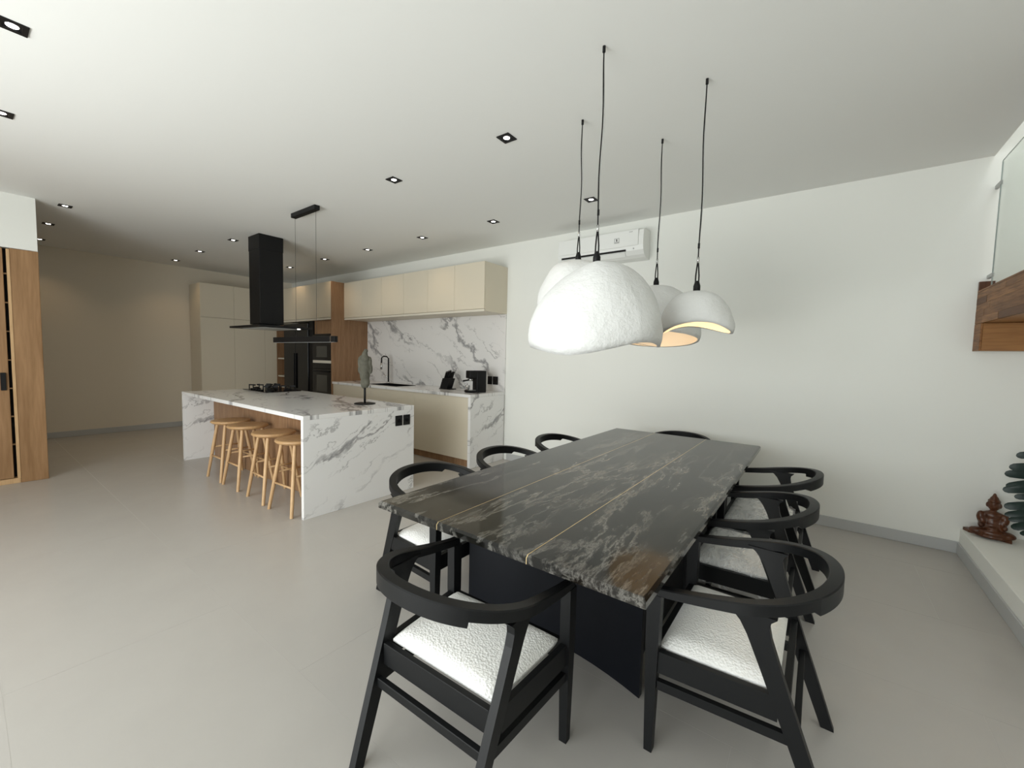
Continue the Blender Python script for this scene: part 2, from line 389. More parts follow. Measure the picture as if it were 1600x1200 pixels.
def oven(z0, z1, lab):
    t_ = thing('oven', lab, 'oven', ((ov_x0+XT)/2, 4.08, z0), 0, 'built-in ovens')
    x0, x1 = ov_x0+.006, XT-.036
    obj('body', BM(box, x0, x1, 4.10, 4.60, z0, z1), M_BLACKM, t_)
    obj('control_panel', BM(box, x0, x1, 4.076, 4.099, z1-.10, z1, .002), M_BLACKG, t_)
    d = obj('door', BM(box, x0, x1, 4.076, 4.099, z0, z1-.104, .002), M_BLACKG, t_)
    obj('window', BM(box, x0+.14, x1-.14, 4.0735, 4.0757, z0+.06, z1-.22), mat('oven_window', (.05, .05, .045), .15), d)
    bm = BM(rod, (x0+.06, 4.045, z1-.15), (x1-.06, 4.045, z1-.15), .009)
    rod(bm, (x0+.09, 4.045, z1-.15), (x0+.09, 4.076, z1-.15), .006); rod(bm, (x1-.09, 4.045, z1-.15), (x1-.09, 4.076, z1-.15), .006)
    obj('handle', bm, M_BLACKM, d, True)
oven(1.377, 1.86, 'upper black glass oven in the walnut tower')
oven(.735, 1.32, 'lower black glass oven in the walnut tower')
FX0 = -8.93; FX1 = ov_x0-.165
t_ = thing('refrigerator', 'tall black refrigerator in the dark kitchen corner', 'refrigerator', ((FX0+FX1)/2, 4.1, 0))
obj('body', BM(box, FX0, FX1, 4.12, YW-.03, .02, 2.08, .004), M_BLACKM, t_)
for a, b in ((FX0, (FX0+FX1)/2-.003), ((FX0+FX1)/2+.003, FX1)):
    d = obj('door', BM(box, a, b, 4.07, 4.118, .06, 2.08, .006), M_BLACKG, t_)
    xh = b-.03 if a == FX0 else a+.03
    obj('handle', BM(box, xh-.01, xh+.01, 4.045, 4.069, .8, 1.5, .004), M_BLACKM, d)
xs = [XT-.001, -7.56, -8.02, -8.48, -8.94]
for k in range(4):
    x1, x0 = xs[k], xs[k+1]
    t_ = thing('bridge_cabinet', ['cream overhead cabinet next to the walnut side panel', 'cream overhead cabinet above the gap between oven tower and refrigerator', 'cream overhead cabinet above the refrigerator middle', 'cream overhead cabinet in the corner above the refrigerator'][k], 'cabinet', ((x0+x1)/2, YW, 2.13), 0, 'cream cabinets over the refrigerator')
    xa = x1-(.03 if k == 0 else 0)
    obj('body', BM(box, x0+.0006, xa-.0006, 4.092, YW-.001, 2.125, 2.80), M_CREAM, t_)
    obj('door', BM(box, x0+.0015, xa-.0015, 4.068, 4.09, 2.165, 2.80, .0015), M_CREAM, t_)
    obj('grip_rail', BM(box, x0+.0006, xa-.0006, 4.072, 4.0915, 2.122, 2.158, .002), M_CREAMI, t_)
# tall cream units along the far wall
XF = -9.54
ys = [2.82, 3.39, 3.96, 4.20]
for k in range(3):
    y0, y1 = ys[k], ys[k+1]
    t_ = thing('tall_cabinet', ['tall cream cabinet at the open corridor end of the far wall', 'middle tall cream cabinet behind the extractor hood', 'narrow tall cream cabinet beside the dark corner niche'][k], 'cabinet', (XB, (y0+y1)/2, 0), 0, 'tall cream cabinets on the far wall')
    obj('body', BM(box, XB+.013, XF-.022, y0+.0006, y1-.0006, .1, 2.80), M_CREAM, t_)
    obj('upper_door', BM(box, XF-.02, XF, y0+.0015, y1-.0015, 2.155, 2.80, .0015), M_CREAM, t_)
    obj('lower_door', BM(box, XF-.02, XF, y0+.0015, y1-.0015, .11, 2.148, .0015), M_CREAM, t_)
    obj('plinth', BM(box, XB+.013, XF-.06, y0+.0006, y1-.0006, 0, .098), M_WALN, t_)
t_ = thing('corner_shelf_unit', 'walnut corner niche with pale shelves between tall cabinet and refrigerator', 'shelf', (-9.3, YW, 0))
obj('back_board', BM(box, XF+.02, FX0-.02, YW-.06, YW-.04, 0, 2.12), M_WALN, t_)
obj('side_panel', BM(box, XF-.02, XF, 4.202, YW-.002, 0, 2.12, .001), M_WALN, t_)
for z in (.75, .98, 1.36, 1.75):
    obj('shelf', BM(box, XF+.002, FX0-.012, 4.22, YW-.061, z, z+.03, .001), M_CREAMI, t_)
tag(obj('bottle', BM(lathe, [(.04, 0), (.042, .01), (.042, .17), (.015, .22), (.015, .28), (0.001, .281)], (-9.15, 4.36, 1.011)), M_BLACKG, None, True), 'dark bottle on the lower shelf of the corner niche', 'bottle')
# worktop items
def outlet(name_lab, x0, x1, y0, y1, z0, z1, axis):
    t_ = thing('power_socket', name_lab, 'socket', ((x0+x1)/2, (y0+y1)/2, (z0+z1)/2), 0, 'black wall sockets')
    obj('plate', BM(box, x0, x1, y0, y1, z0, z1, .002), M_BLACKM, t_)
    cx, cy, cz = (x0+x1)/2, (y0+y1)/2, (z0+z1)/2
    if axis == 'y': obj('insert', BM(rod, (cx, y0-.0015, cz), (cx, y0-.0002, cz), .021, None, 18), M_BLACKG, t_)
    else: obj('insert', BM(rod, (x1+.0002, cy, cz), (x1+.0015, cy, cz), .021, None, 18), M_BLACKG, t_)
outlet('black socket on splashback right beside the coffee machine', -4.03, -3.945, YW-.03, YW-.0195, 1.10, 1.22, 'y')
outlet('black socket on splashback nearest the end of the kitchen', -3.93, -3.835, YW-.03, YW-.0195, 1.10, 1.22, 'y')
XI0, XI1, YI0, YI1, ZI = -6.9524, -3.6575, 1.8218, 3.0734, .945
outlet('black socket on island end panel, the one farther from the corner', XI1+.0005, XI1+.009, 2.816, 2.906, .738, .85, 'x')
outlet('black socket on island end panel, the one nearest the corner', XI1+.0005, XI1+.009, 2.923, 3.013, .738, .85, 'x')

kx, ky = -4.62, 4.52
t_ = thing('knife_block', 'black slanted knife block with steel-tipped knives on the worktop', 'knife block', (kx, ky, ZC+.001))
sl = .38
def slant(bm, x0, x1, y0, y1, z0, z1):
    r0 = [Vector((x, y, z0)) for x, y in ((x0, y0), (x1, y0), (x1, y1), (x0, y1))]
    return loft(bm, [r0, [q+Vector((sl*(z1-z0), 0, z1-z0)) for q in r0]])
obj('block', BM(slant, kx-.09, kx+.06, ky-.06, ky+.06, ZC+.012, ZC+.17), M_BLACKM, t_)
obj('foot', BM(box, kx-.10, kx+.14, ky-.065, ky+.065, ZC+.001, ZC+.012), M_BLACKM, t_)
for k in range(5):
    xx = kx-.065+.026*k
    zt = ZC+.171; xo = xx+sl*(.17-.012)
    h = obj('knife_handle', BM(slant, xo-.009, xo+.009, ky-.045+.012*k, ky-.02+.012*k, zt, zt+.09+.012*(k % 3)), M_BLACKM, t_)
    z2 = zt+.092+.012*(k % 3)
    obj('knife_end', BM(slant, xo-.009+sl*(z2-zt), xo+.009+sl*(z2-zt), ky-.045+.012*k, ky-.02+.012*k, z2, z2+.012), M_STEEL, h)

t_ = thing('coffee_machine', 'small black espresso machine near the end of the worktop', 'coffee machine', (-3.93, 4.42, ZC+.001), math.radians(-22))
t_['_o'] = (0, 0, 0)
obj('body', BM(box, -.075, .075, -.02, .13, 0, .31, .012, 3), M_BLACKM, t_, True)
obj('brew_head', BM(box, -.07, .07, -.13, -.021, .20, .31, .012, 3), M_BLACKM, t_, True)
obj('drip_tray', BM(box, -.07, .07, -.15, -.021, 0, .035, .006, 2), M_BLACKM, t_, True)
obj('tray_grid', BM(box, -.06, .06, -.14, -.03, .0355, .04), M_STEEL, t_)
g = obj('group_head', BM(lathe, [(.03, 0), (.032, .02), (.032, .035)], (0, -.08, .163)), M_STEEL, t_, True)
obj('portafilter_handle', BM(rod, (0, -.112, .178), (0, -.20, .165), .010, .013), M_BLACKM, g, True)
obj('steam_wand', BM(tube, [(-.05, -.10, .199), (-.052, -.105, .14), (-.055, -.115, .07)], .004), M_STEEL, t_, True)
obj('badge', BM(box, -.077, -.0755, .03, .045, .10, .20), M_STEEL, t_)
tag(obj('cup', BM(lathe, [(.025, 0), (.032, .05), (.033, .06), (.028, .06), (.022, .008), (.001, .008)], (-3.99, 4.31, ZC+.0418)), M_STEEL, None, True), 'small steel cup on the drip tray of the coffee machine', 'cup')

# ------------------------------------------------------------------ island
t_ = thing('kitchen_island', 'long white marble waterfall island with recessed walnut front', 'island', ((XI0+XI1)/2, (YI0+YI1)/2, 0))
obj('top_slab', BM(box, XI0, XI1, YI0, YI1, ZI-.04, ZI, .002), M_MARB_TOP, t_)
obj('end_panel', BM(box, XI1-.04, XI1, YI0, YI1, 0, ZI-.0402, .001), M_MARB_END, t_)
obj('end_panel', BM(box, XI0, XI0+.04, YI0, YI1, 0, ZI-.0402, .001), M_MARB_END, t_)
obj('body', BM(box, XI0+.041, XI1-.041, 2.20, YI1-.02, .0, ZI-.0405), M_CREAM, t_)
nb = 16; wb = (XI1-XI0-.084)/nb
for k in range(nb):
    x0 = XI0+.042+k*wb
    obj('front_board', BM(box, x0+.001, x0+wb-.001, 2.176, 2.199, .0, ZI-.041, .001), M_WALN, t_)
for k in range(4):
    x0 = XI0+.045+k*.8; obj('rear_door', BM(box, x0+.002, x0+.797, YI1-.019, YI1-.001, .08, ZI-.06, .001), M_CREAM, t_)

# hob
hx0, hx1, hy0, hy1 = -6.86, -6.10, 2.53, 3.02
t_ = thing('gas_hob', 'black glass gas hob with cast-iron grates on the island', 'hob', ((hx0+hx1)/2, (hy0+hy1)/2, ZI))
obj('glass_plate', BM(box, hx0, hx1, hy0, hy1, ZI+.0005, ZI+.010, .003), M_BLACKG, t_)
for (bx, by, br) in ((-6.72, 2.66, .045), (-6.72, 2.90, .04), (-6.47, 2.78, .062), (-6.25, 2.66, .04), (-6.25, 2.90, .045)):
    b = obj('burner', BM(lathe, [(br+.012, 0), (br+.012, .012), (br, .016), (br, .028), (br*.6, .032), (.001, .032)], (bx, by, ZI+.0105), 18), M_BLACKM, t_, True)
    bm = bmesh.new(); R = .10
    for k in range(4):
        a = PI/4+k*PI/2
        box(bm, -.007, .007, .03, R, .052, .070); 
        vs = bm.verts[-8:] if False else [q for q in bm.verts][-8:]
        bmesh.ops.rotate(bm, verts=vs, cent=(0, 0, 0), matrix=Matrix.Rotation(a, 3, 'Z'))
        rod(bm, (R*.95*math.cos(a+PI/2), R*.95*math.sin(a+PI/2), .0), (R*.95*math.cos(a+PI/2), R*.95*math.sin(a+PI/2), .053), .007, None, 6)
    bmesh.ops.translate(bm, vec=(bx, by, ZI+.011), verts=bm.verts)
    obj('pan_grate', bm, M_BLACKM, t_)
for k in range(5):
    kn = obj('knob', BM(lathe, [(.017, 0), (.017, .018), (.013, .022), (.001, .022)], (-6.64+.085*k, 2.565, ZI+.0105), 14), M_BLACKM, t_, True)

# stone figure on the island
sx, sy = -4.13, 2.76
t_ = thing('stone_figurine', 'grey weathered stone torso figurine on a rod stand, on the island', 'figurine', (sx, sy, ZI))
obj('base_plate', BM(lathe, [(.115, 0), (.115, .008), (.10, .012), (.001, .012)], (sx, sy, ZI+.0005), 28), M_BLACKM, t_, True)
obj('rod', BM(rod, (sx, sy, ZI+.012), (sx, sy, ZI+.21), .012), M_BLACKM, t_, True)
def remesh(o, vox=.008, sm=4):
    m = o.modifiers.new('r', 'REMESH'); m.mode = 'VOXEL'; m.voxel_size = vox; m.use_smooth_shade = True
    if sm: q = o.modifiers.new('s', 'SMOOTH'); q.iterations = sm; q.factor = .5
bm = bmesh.new(); dv = Vector((.80, .6, 0))     # seen broadside from the table
def sp(a, z, r): ell(bm, (sx+dv.x*a, sy+dv.y*a, ZI+z), r)
sp(-.012, .24, (.036, .036, .07)); sp(.02, .25, (.036, .036, .07)); sp(.0, .33, (.056, .056, .09)); sp(.006, .40, (.060, .055, .06))
sp(.0, .46, (.056, .05, .055)); sp(-.006, .51, (.070, .055, .05)); sp(-.058, .47, (.022, .022, .07)); sp(.058, .47, (.022, .022, .07))
sp(.068, .40, (.02, .02, .06)); sp(-.06, .39, (.018, .018, .05)); sp(.0, .562, (.034, .032, .038)); sp(.012, .60, (.026, .024, .024)); sp(-.03, .49, (.025, .04, .025))
o = obj('carved_body', bm, M_STONE, t_, True); remesh(o, .007, 3)

# bar stools
def make_stool(label):
    t_ = thing('bar_stool', label, 'stool', (0, 0, 0), 0, 'oak bar stools at the island'); t_['_o'] = (0, 0, 0)
    zs = .645
    bm = BM(lathe, [(.001, zs), (.15, zs), (.188, zs+.012), (.205, zs+.028), (.198, zs+.042), (.185, zs+.045), (.09, zs+.040), (.001, zs+.038)], (0, 0, 0), 32)
    obj('seat', bm, M_OAKT, t_, True, local=True)
    ft = {}
    for i, (a, b) in enumerate(((-1, -1), (1, -1), (1, 1), (-1, 1))):
        p0 = Vector((.203*a, .185*b, 0)); p1 = Vector((.115*a, .10*b, zs+.002)); ft[i] = (p0, p1)
        obj('leg', BM(tube, [p0, p0.lerp(p1, .5), p1], [.0145, .0185, .0165], 12), M_OAK, t_, 'auto', local=True)
    for i, j, h in ((0, 1, .26), (1, 2, .36), (2, 3, .26), (3, 0, .36)):
        a = ft[i][0].lerp(ft[i][1], h/zs); b = ft[j][0].lerp(ft[j][1], h/zs)
        obj('stretcher', BM(rod, a, b, .0095), M_OAK, t_, True, local=True)
    return t_
sl_ = ['oak stool nearest the marble end of the island with sockets', 'second oak stool from the socket end of the island', 'third oak stool from the socket end of the island', 'oak stool farthest from the dining table, beside the far island panel']
s0 = make_stool(sl_[0]); s0.location = (-3.99, 1.945, 0); s0.rotation_euler.z = .05
for k, (x, rz) in enumerate(((-4.51, -.04), (-5.15, 0.0), (-5.63, 0.0))):
    dup(s0, (x, 1.945, 0), rz, sl_[k+1])

# hood over the hob
t_ = thing('extractor_hood', 'black island extractor hood hanging from the ceiling', 'hood', (-6.46, 2.72, H))
obj('duct', BM(box, -6.63, -6.29, 2.555, 2.87, 1.90, H-.0005, .002), M_BLACKM, t_)
obj('duct_sleeve', BM(box, -6.634, -6.286, 2.551, 2.874, 2.93, H-.001, .002), M_BLACKM, t_)
bm = BM(box, -6.96, -5.98, 2.41, 3.12, 1.845, 1.872, .002); obj('canopy', bm, M_BLACKM, t_)
obj('filter', BM(box, -6.80, -6.12, 2.52, 3.0, 1.838, 1.8445), M_GREYP, t_)
obj('lamp', BM(lathe, [(.02, 0), (.02, .006)], (-6.02, 2.95, 1.838)), M_LAMP, t_)

# linear pendant over the island
t_ = thing('linear_pendant', 'slim black linear pendant light on thin wires over the island', 'pendant light', (-4.85, 2.46, H))
obj('ceiling_box', BM(box, -5.09, -4.55, 2.415, 2.475, H-.05, H-.0005, .002), M_BLACKM, t_)
b = obj('light_bar', BM(box, -5.62, -4.19, 2.43, 2.47, 1.63, 1.695, .002), M_BLACKM, t_)
obj('diffuser', BM(box, -5.60, -4.21, 2.435, 2.465, 1.6275, 1.6297), M_GREYP, b)
obj('end_band', BM(box, -4.275, -4.262, 2.4285, 2.4715, 1.6285, 1.6965), M_STEEL, b)
for x in (-5.06, -4.59):
    obj('wire', BM(rod, (x, 2.45, 1.695), (x, 2.45, H-.05), .0018, None, 6), M_BLACKM, t_)

# ------------------------------------------------------------------ downlights
def downlight(x, y, label):
    t_ = thing('downlight', label, 'downlight', (x, y, H), 0, 'square black recessed downlights'); z = H-.006
    a, b = .055, .033
    bm = bmesh.new()
    box(bm, x-a, x+a, y-a, y-b, z, H-.0003); box(bm, x-a, x+a, y+b, y+a, z, H-.0003); box(bm, x-a, x-b, y-b, y+b, z, H-.0003); box(bm, x+b, x+a, y-b, y+b, z, H-.0003)
    obj('trim', bm, M_BLACKM, t_)
    obj('baffle', BM(box, x-b, x+b, y-b, y+b, H-.0012, H-.0004), M_BLACKM, t_)
    obj('lamp', BM(lathe, [(.024, 0), (.022, -.002), (.001, -.0028)], (x, y, H-.0014), 18), M_LAMP, t_)
    spot(x, y, 7. if x < -6.5 else 5.).parent = t_
def spot(x, y, p=6.):
    l = bpy.data.lights.new('downlight_beam', 'SPOT'); l.energy = p; l.color = (1, .70, .40); l.spot_size = math.radians(110); l.spot_blend = .8; l.shadow_soft_size = .025
    o = bpy.data.objects.new('downlight_beam', l); C.objects.link(o); o.location = (0, 0, -.012); return o
def lights(row, desc):
    for k, (x, y) in enumerate(row):
        downlight(x, y, f'{ordw[k]} square black downlight from the dining end, row {desc}')
lights([(-1.98, 3.94), (-3.26, 3.93), (-4.52, 3.92), (-5.77, 3.905), (-7.0, 3.89), (-8.25, 3.89)], 'along the kitchen wall')
lights([(-1.97, 2.51), (-3.29, 2.505), (-7.02, 2.50), (-8.30, 2.47), (-9.52, 2.46)], 'over the island')
lights([(-7.09+.0, .82), (-8.31, .80), (-9.6, .83)], 'in the dim corridor')
lights([(-3.40, .235), (-4.70, .255)], 'at the left picture edge')

# ------------------------------------------------------------------ air conditioner
ax0, ax1 = -2.745, -1.66
t_ = thing('air_conditioner', 'white split air conditioner mounted high on the long wall', 'air conditioner', ((ax0+ax1)/2, YW, 2.66))
prof = [(YW-.001, 2.985), (4.65, 2.985), (4.615, 2.965), (4.605, 2.90), (4.605, 2.80), (4.615, 2.745), (4.65, 2.70), (4.70, 2.675), (YW-.001, 2.665)]
obj('body', BM(loft, [[Vector((x, y, z)) for y, z in prof] for x in (ax0, ax0+.001, ax1-.001, ax1)]), M_WHITEP, t_)
obj('front_panel', BM(box, ax0+.008, ax1-.055, 4.594, 4.6045, 2.795, 2.972, .004, 2), M_WHITEP, t_)
obj('air_slot', BM(loft, [[Vector((x, y, z)) for y, z in ((4.607, 2.765), (4.603, 2.755), (4.606, 2.742), (4.618, 2.745))] for x in (ax0+.05, ax1-.20)]), M_DARK, t_)
obj('louver', BM(loft, [[Vector((x, y, z)) for y, z in ((4.612, 2.735), (4.648, 2.692), (4.645, 2.689), (4.608, 2.732))] for x in (ax0+.06, ax1-.21)]), M_WHITEP, t_)
obj('indicator', BM(rod, (ax1-.11, 4.606, 2.765), (ax1-.11, 4.612, 2.765), .008), M_GREYP, t_)
bm = BM(box, ax1-.335, ax1-.275, 4.5925, 4.5938, 2.842, 2.90)
bd = obj('sticker', bm, M_GREYP, t_)
bm = BM(box, ax1-.326, ax1-.284, 4.5915, 4.5924, 2.858, 2.893); obj('sticker_face', bm, M_WHITEP, bd)
bm = BM(box, ax1-.311, ax1-.299, 4.5908, 4.5914, 2.862, 2.89); obj('sticker_mark', bm, M_DARK, bd)
bm = BM(box, ax1-.16, ax1-.12, 4.5925, 4.5938, 2.945, 2.952); obj('logo', bm, M_GREYP, t_)

# ------------------------------------------------------------------ dining table
TX0, TX1, TY0, TY1, ZT, TT = -1.775, -.399, 1.265, 4.33, .76, .034
t_ = thing('dining_table', 'large black veined marble dining table with thin brass inlay lines', 'table', ((TX0+TX1)/2, (TY0+TY1)/2, 0))
cuts = [TX0, -1.345, -.855, TX1]
for k in range(3):
    a, b = cuts[k], cuts[k+1]
    a2 = a+(.002 if k else 0); b2 = b-(.002 if k < 2 else 0)
    bm = bmesh.new(); zb = ZT-TT; ch = .010
    xa = a2+(ch if k == 0 else 0); xb = b2-(ch if k == 2 else 0)
    lo = [Vector(q) for q in ((a2, TY0, zb), (b2, TY0, zb), (b2, TY1, zb), (a2, TY1, zb))]
    mi = [q+Vector((0, 0, TT-ch)) for q in lo]
    hi = [Vector(q) for q in ((xa, TY0+ch, ZT), (xb, TY0+ch, ZT), (xb, TY1-ch, ZT), (xa, TY1-ch, ZT))]
    loft(bm, [lo, mi, hi]); obj('stone_panel', bm, M_TABLE, t_)
for q in cuts[1:3]:
    bm = bmesh.new(); zb = ZT-TT; ch = .0098
    loft(bm, [[Vector((x, y, z)) for y, z in ((TY0-.0003, zb), (TY0-.0003, ZT-ch), (TY0+ch, ZT+.0003), (TY1-ch, ZT+.0003), (TY1, ZT-ch), (TY1, zb))] for x in (q-.0016, q+.0016)])
    obj('brass_inlay', bm, M_GOLD, t_)
bm = BM(box, TX0+.16, TX1-.16, TY0+.35, TY1-.35, ZT-TT-.03, ZT-TT-.001); obj('under_frame', bm, M_BLACKM, t_)
def oval(bm, cx, cy, rx, ry, z0, z1, n=36, e=2.6):
    def rg(z, s=1): return [Vector((cx+rx*s*math.copysign(abs(math.cos(2*PI*k/n))**(2/e), math.cos(2*PI*k/n)), cy+ry*s*math.copysign(abs(math.sin(2*PI*k/n))**(2/e), math.sin(2*PI*k/n)), z)) for k in range(n)]
    return loft(bm, [rg(z0), rg((z0+z1)/2, .985), rg(z1)])
M_PED = mat('pedestal_blueblack', (.003, .004, .007), .4, spec=.25)
bm = bmesh.new(); pl = []
for k in range(13):
    f = -1+k/6; pl.append((-1.085+.515*f, 1.768+.085*(1-f*f)))
pl += [(-1.085+.515, 1.80), (-1.085+.45, 1.90), (-1.085+.43, 2.10), (-1.085+.43, 3.50), (-1.085+.45, 3.70), (-1.085+.515, 3.79)]
for k in range(13):
    f = 1-k/6; pl.append((-1.085+.515*f, 3.825-.085*(1-f*f)))
pl += [(-1.085-.515, 3.79), (-1.085-.45, 3.70), (-1.085-.43, 3.50), (-1.085-.43, 2.10), (-1.085-.45, 1.90), (-1.085-.515, 1.80)]
loft(bm, [[Vector((x, y, z)) for x, y in pl] for z in (0, ZT-TT-.031)])
obj('pedestal', bm, M_PED, t_, 'auto')

# ------------------------------------------------------------------ dining chairs
DR, ZF, ZR = .565, .655, .775
def zrail(wd_): return ZF+(ZR-ZF)*max(0, min(1, wd_/DR))**1.25
def make_chair(label, wrapped=False):
    t_ = thing('dining_chair', label, 'chair', (0, 0, 0), 0, 'black dining chairs around the table'); t_['_o'] = (0, 0, 0)
    OY = -.28     # front legs at y = OY
    # arm and back rail: plan curve of the centre line
    pts = []
    HW, RY, YA = .304, .27, DR-.022-.27
    for k in range(9): pts.append((-.300-.004*(k/8), YA*k/8-.018*(1-k/8)))
    N = 40; e = 2.15
    for k in range(1, N):
        a = PI-PI*k/N
        c, s = math.cos(a), math.sin(a)
        pts.append((HW*math.copysign(abs(c)**(2/e), c), YA+RY*abs(s)**(2/e)))
    for k in range(8, -1, -1): pts.append((.300+.004*(k/8), YA*k/8-.018*(1-k/8)))
    rings = []
    for i, (x, y) in enumerate(pts):
        a = pts[max(0, i-1)]; b = pts[min(len(pts)-1, i+1)]
        d = Vector((b[0]-a[0], b[1]-a[1], 0)).normalized(); nrm = Vector((-d.y, d.x, 0))
        f = min(1, max(0, y/.30)); wdt = .017+.005*f
        hgt = .030+.010*f
        zt = zrail(y)
        if y > YA and abs(x) < .205: hgt = .060
        c = Vector((x, y+OY, 0))
        ct = .004
        rings.append([c-nrm*wdt+Vector((0, 0, zt-hgt)), c+nrm*wdt+Vector((0, 0, zt-hgt)), c+nrm*wdt+Vector((0, 0, zt-ct)), c+nrm*(wdt-ct)+Vector((0, 0, zt)), c-nrm*(wdt-ct)+Vector((0, 0, zt)), c-nrm*wdt+Vector((0, 0, zt-ct))])
    # doubled rings at the notches so that the step stays crisp
    out = []
    for i, r in enumerate(rings):
        if out:
            h0 = rings[i-1][3].z-rings[i-1][0].z; h1 = r[3].z-r[0].z
            if abs(h0-h1) > .012:
                q = [v.copy() for v in r]; dz = h1-h0
                for j in (0, 1): q[j].z = r[j].z+dz
                if h1 > h0: out.append([v.lerp(u, .8) for u, v in zip(q, rings[i-1])])
                else:
                    p_ = [v.copy() for v in rings[i-1]]
                    out.append([v.lerp(u, .2) for u, v in zip(p_, p_)])
        out.append(r)
    obj('arm_rail', BM(loft, out), M_BLACKW, t_, 'auto', local=True)
    # front legs
    for s in (-1, 1):
        x = .300*s; rg = []
        for z, hw, hd in ((0, .016, .015), (.30, .020, .021), (.42, .021, .024), (ZF-.028, .021, .026)):
            rg.append([Vector((x+a*hw, OY+b*hd, z)) for a, b in ((-1, -1), (1, -1), (1, 1), (-1, 1))])
        obj('front_leg', BM(loft, rg), M_BLACKW, t_, local=True)
        # rear legs lean back towards the floor and flare into the rail
        rg = []; a_, D = .312, .560
        ztop = zrail(a_)-.036
        for f, hd in ((0, .022), (.25, .026), (.5, .029), (.72, .032), (.88, .036), (.94, .043), (.975, .055), (1.0, .078)):
            z = f*ztop; yc = D+(a_-D)*f+OY; xc = s*(.252+.036*f)
            hw = .015
            rg.append([Vector((xc+p*hw, yc+q*hd, z)) for p, q in ((-1, -1), (1, -1), (1, 1), (-1, 1))])
        obj('rear_leg', BM(loft, rg), M_BLACKW, t_, local=True)
    # seat frame: y at height z on the rear leg axis
    def yl(z): return .560+(.312-.560)*z/(zrail(.312)-.036)+OY
    zf0, zf1 = .325, .408
    for s in (-1, 1):
        for nm, z0, z1, hw in (('side_rail', zf0, zf1, .012), ('side_stretcher', .258, .292, .011)):
            zc = (z0+z1)/2; y1 = yl(zc)-.02; xr = .252+.036*zc/.66
            a = Vector((.298*s, OY+.022, 0)); b = Vector((xr*s, y1, 0)); bm = bmesh.new()
            loft(bm, [[c+Vector((p*hw, 0, q)) for p, q in ((-1, z0), (1, z0), (1, z1), (-1, z1))] for c in (a, b)])
            obj(nm, bm, M_BLACKW, t_, local=True)
    obj('front_rail', BM(box, -.278, .278, OY-.011, OY+.013, zf0, zf1, .002), M_BLACKW, t_, local=True)
    yb = yl(.37); obj('back_rail', BM(box, -.256, .256, yb-.011, yb+.013, zf0, zf1, .002), M_BLACKW, t_, local=True)
    yb2 = yl(.275); obj('back_stretcher', BM(box, -.251, .251, yb2-.011, yb2+.011, .258, .292, .002), M_BLACKW, t_, local=True)
    # upholstered seat
    NX, NY = 16, 16; x0f, x0b = .275, .25; ya, yb_ = OY+.016, yl(.42)-.004
    rows = []
    def seat_pt(i, j, top, grow=0.):
        u = i/NX*2-1; v = j/NY*2-1
        uu = math.copysign(abs(u), u); 
        r = .10
        hw = x0f+(x0b-x0f)*(v+1)/2+grow
        x = u*hw; y = (ya+yb_)/2+v*((yb_-ya)/2+grow)
        edge = max(abs(u), abs(v)); k = max(0, (edge-.80)/.20)
        corner = abs(u)**6*abs(v)**6
        x *= 1-.03*corner; y -= 0
        z = .400 if not top else .412+.022*math.sqrt(max(0, 1-k*k))+.020*(1-u*u)*(1-v*v)
        return Vector((x, y, z+(grow if top else -grow)))
    def seat_mesh(grow=0., rough=0.):
        bm = bmesh.new(); T = [[bm.verts.new(seat_pt(i, j, True, grow)) for i in range(NX+1)] for j in range(NY+1)]
        if rough:
            for row_ in T:
                for q in row_:
                    q.co.z += rough*noise.noise(q.co*22); q.co.x += rough*.6*noise.noise(q.co*18+Vector((5, 0, 0)))
        for j in range(NY):
            for i in range(NX): bm.faces.new((T[j][i], T[j][i+1], T[j+1][i+1], T[j+1][i]))
        bd = [T[0][i] for i in range(NX+1)]+[T[j][NX] for j in range(1, NY+1)]+[T[NY][i] for i in range(NX-1, -1, -1)]+[T[j][0] for j in range(NY-1, 0, -1)]
        return bm, bd
    bm, bd = seat_mesh()
    lo = [bm.verts.new((q.co.x, q.co.y, .402)) for q in bd]
    for k in range(len(bd)): bm.faces.new((bd[k], lo[k], lo[(k+1) % len(bd)], bd[(k+1) % len(bd)]))
    bm.faces.new(lo)
    st = obj('seat', bm, M_BOUCLE, t_, 'auto', local=True)
    if wrapped:
        bm, bd = seat_mesh(.011, .012)
        rings_ = [bd]
        for lv in range(1, 5):
            rr = []
            for q in bd:
                g_ = .013*noise.noise(Vector((q.co.x*16, q.co.y*16, lv*1.7)))+.012
                n_ = Vector((q.co.x, q.co.y+.02, 0)).normalized()
                rr.append(bm.verts.new((q.co.x+n_.x*g_, q.co.y+n_.y*g_, .43-.032*lv)))
            for k in range(len(bd)): bm.faces.new((rings_[-1][k], rr[k], rr[(k+1) % len(bd)], rings_[-1][(k+1) % len(bd)]))
            rings_.append(rr)
        w_ = obj('plastic_wrap', bm, M_WRAP, t_, True, local=True, label='crinkled clear plastic wrapping')
    return t_
def place(o, fx, fy, rz):
    """put the middle of the front-leg line at fx, fy; the local +y axis points to the chair's back"""
    o.rotation_euler = (0, 0, rz)
    d = Matrix.Rotation(rz, 3, 'Z') @ Vector((0, .28, 0)); o.location = (fx+d.x, fy+d.y, 0)
cA = make_chair('black chair at the near table end, its white seat seen from behind')
place(cA, -1.035, 1.38, PI+.025)
def chair(src, fx, fy, rz, lab):
    o = dup(src, (0, 0, 0), 0, lab); place(o, fx, fy, rz); return o
chair(cA, -.457, 1.86, -PI/2, 'black chair with bare white seat, nearest the camera on the stair side of the table')
cW = make_chair('black chair with plastic-wrapped seat, middle of the stair side of the table', True)
place(cW, -.53, 2.69, -PI/2)
chair(cW, -.51, 3.47, -PI/2, 'black chair farthest along the stair side, nearest the long wall')
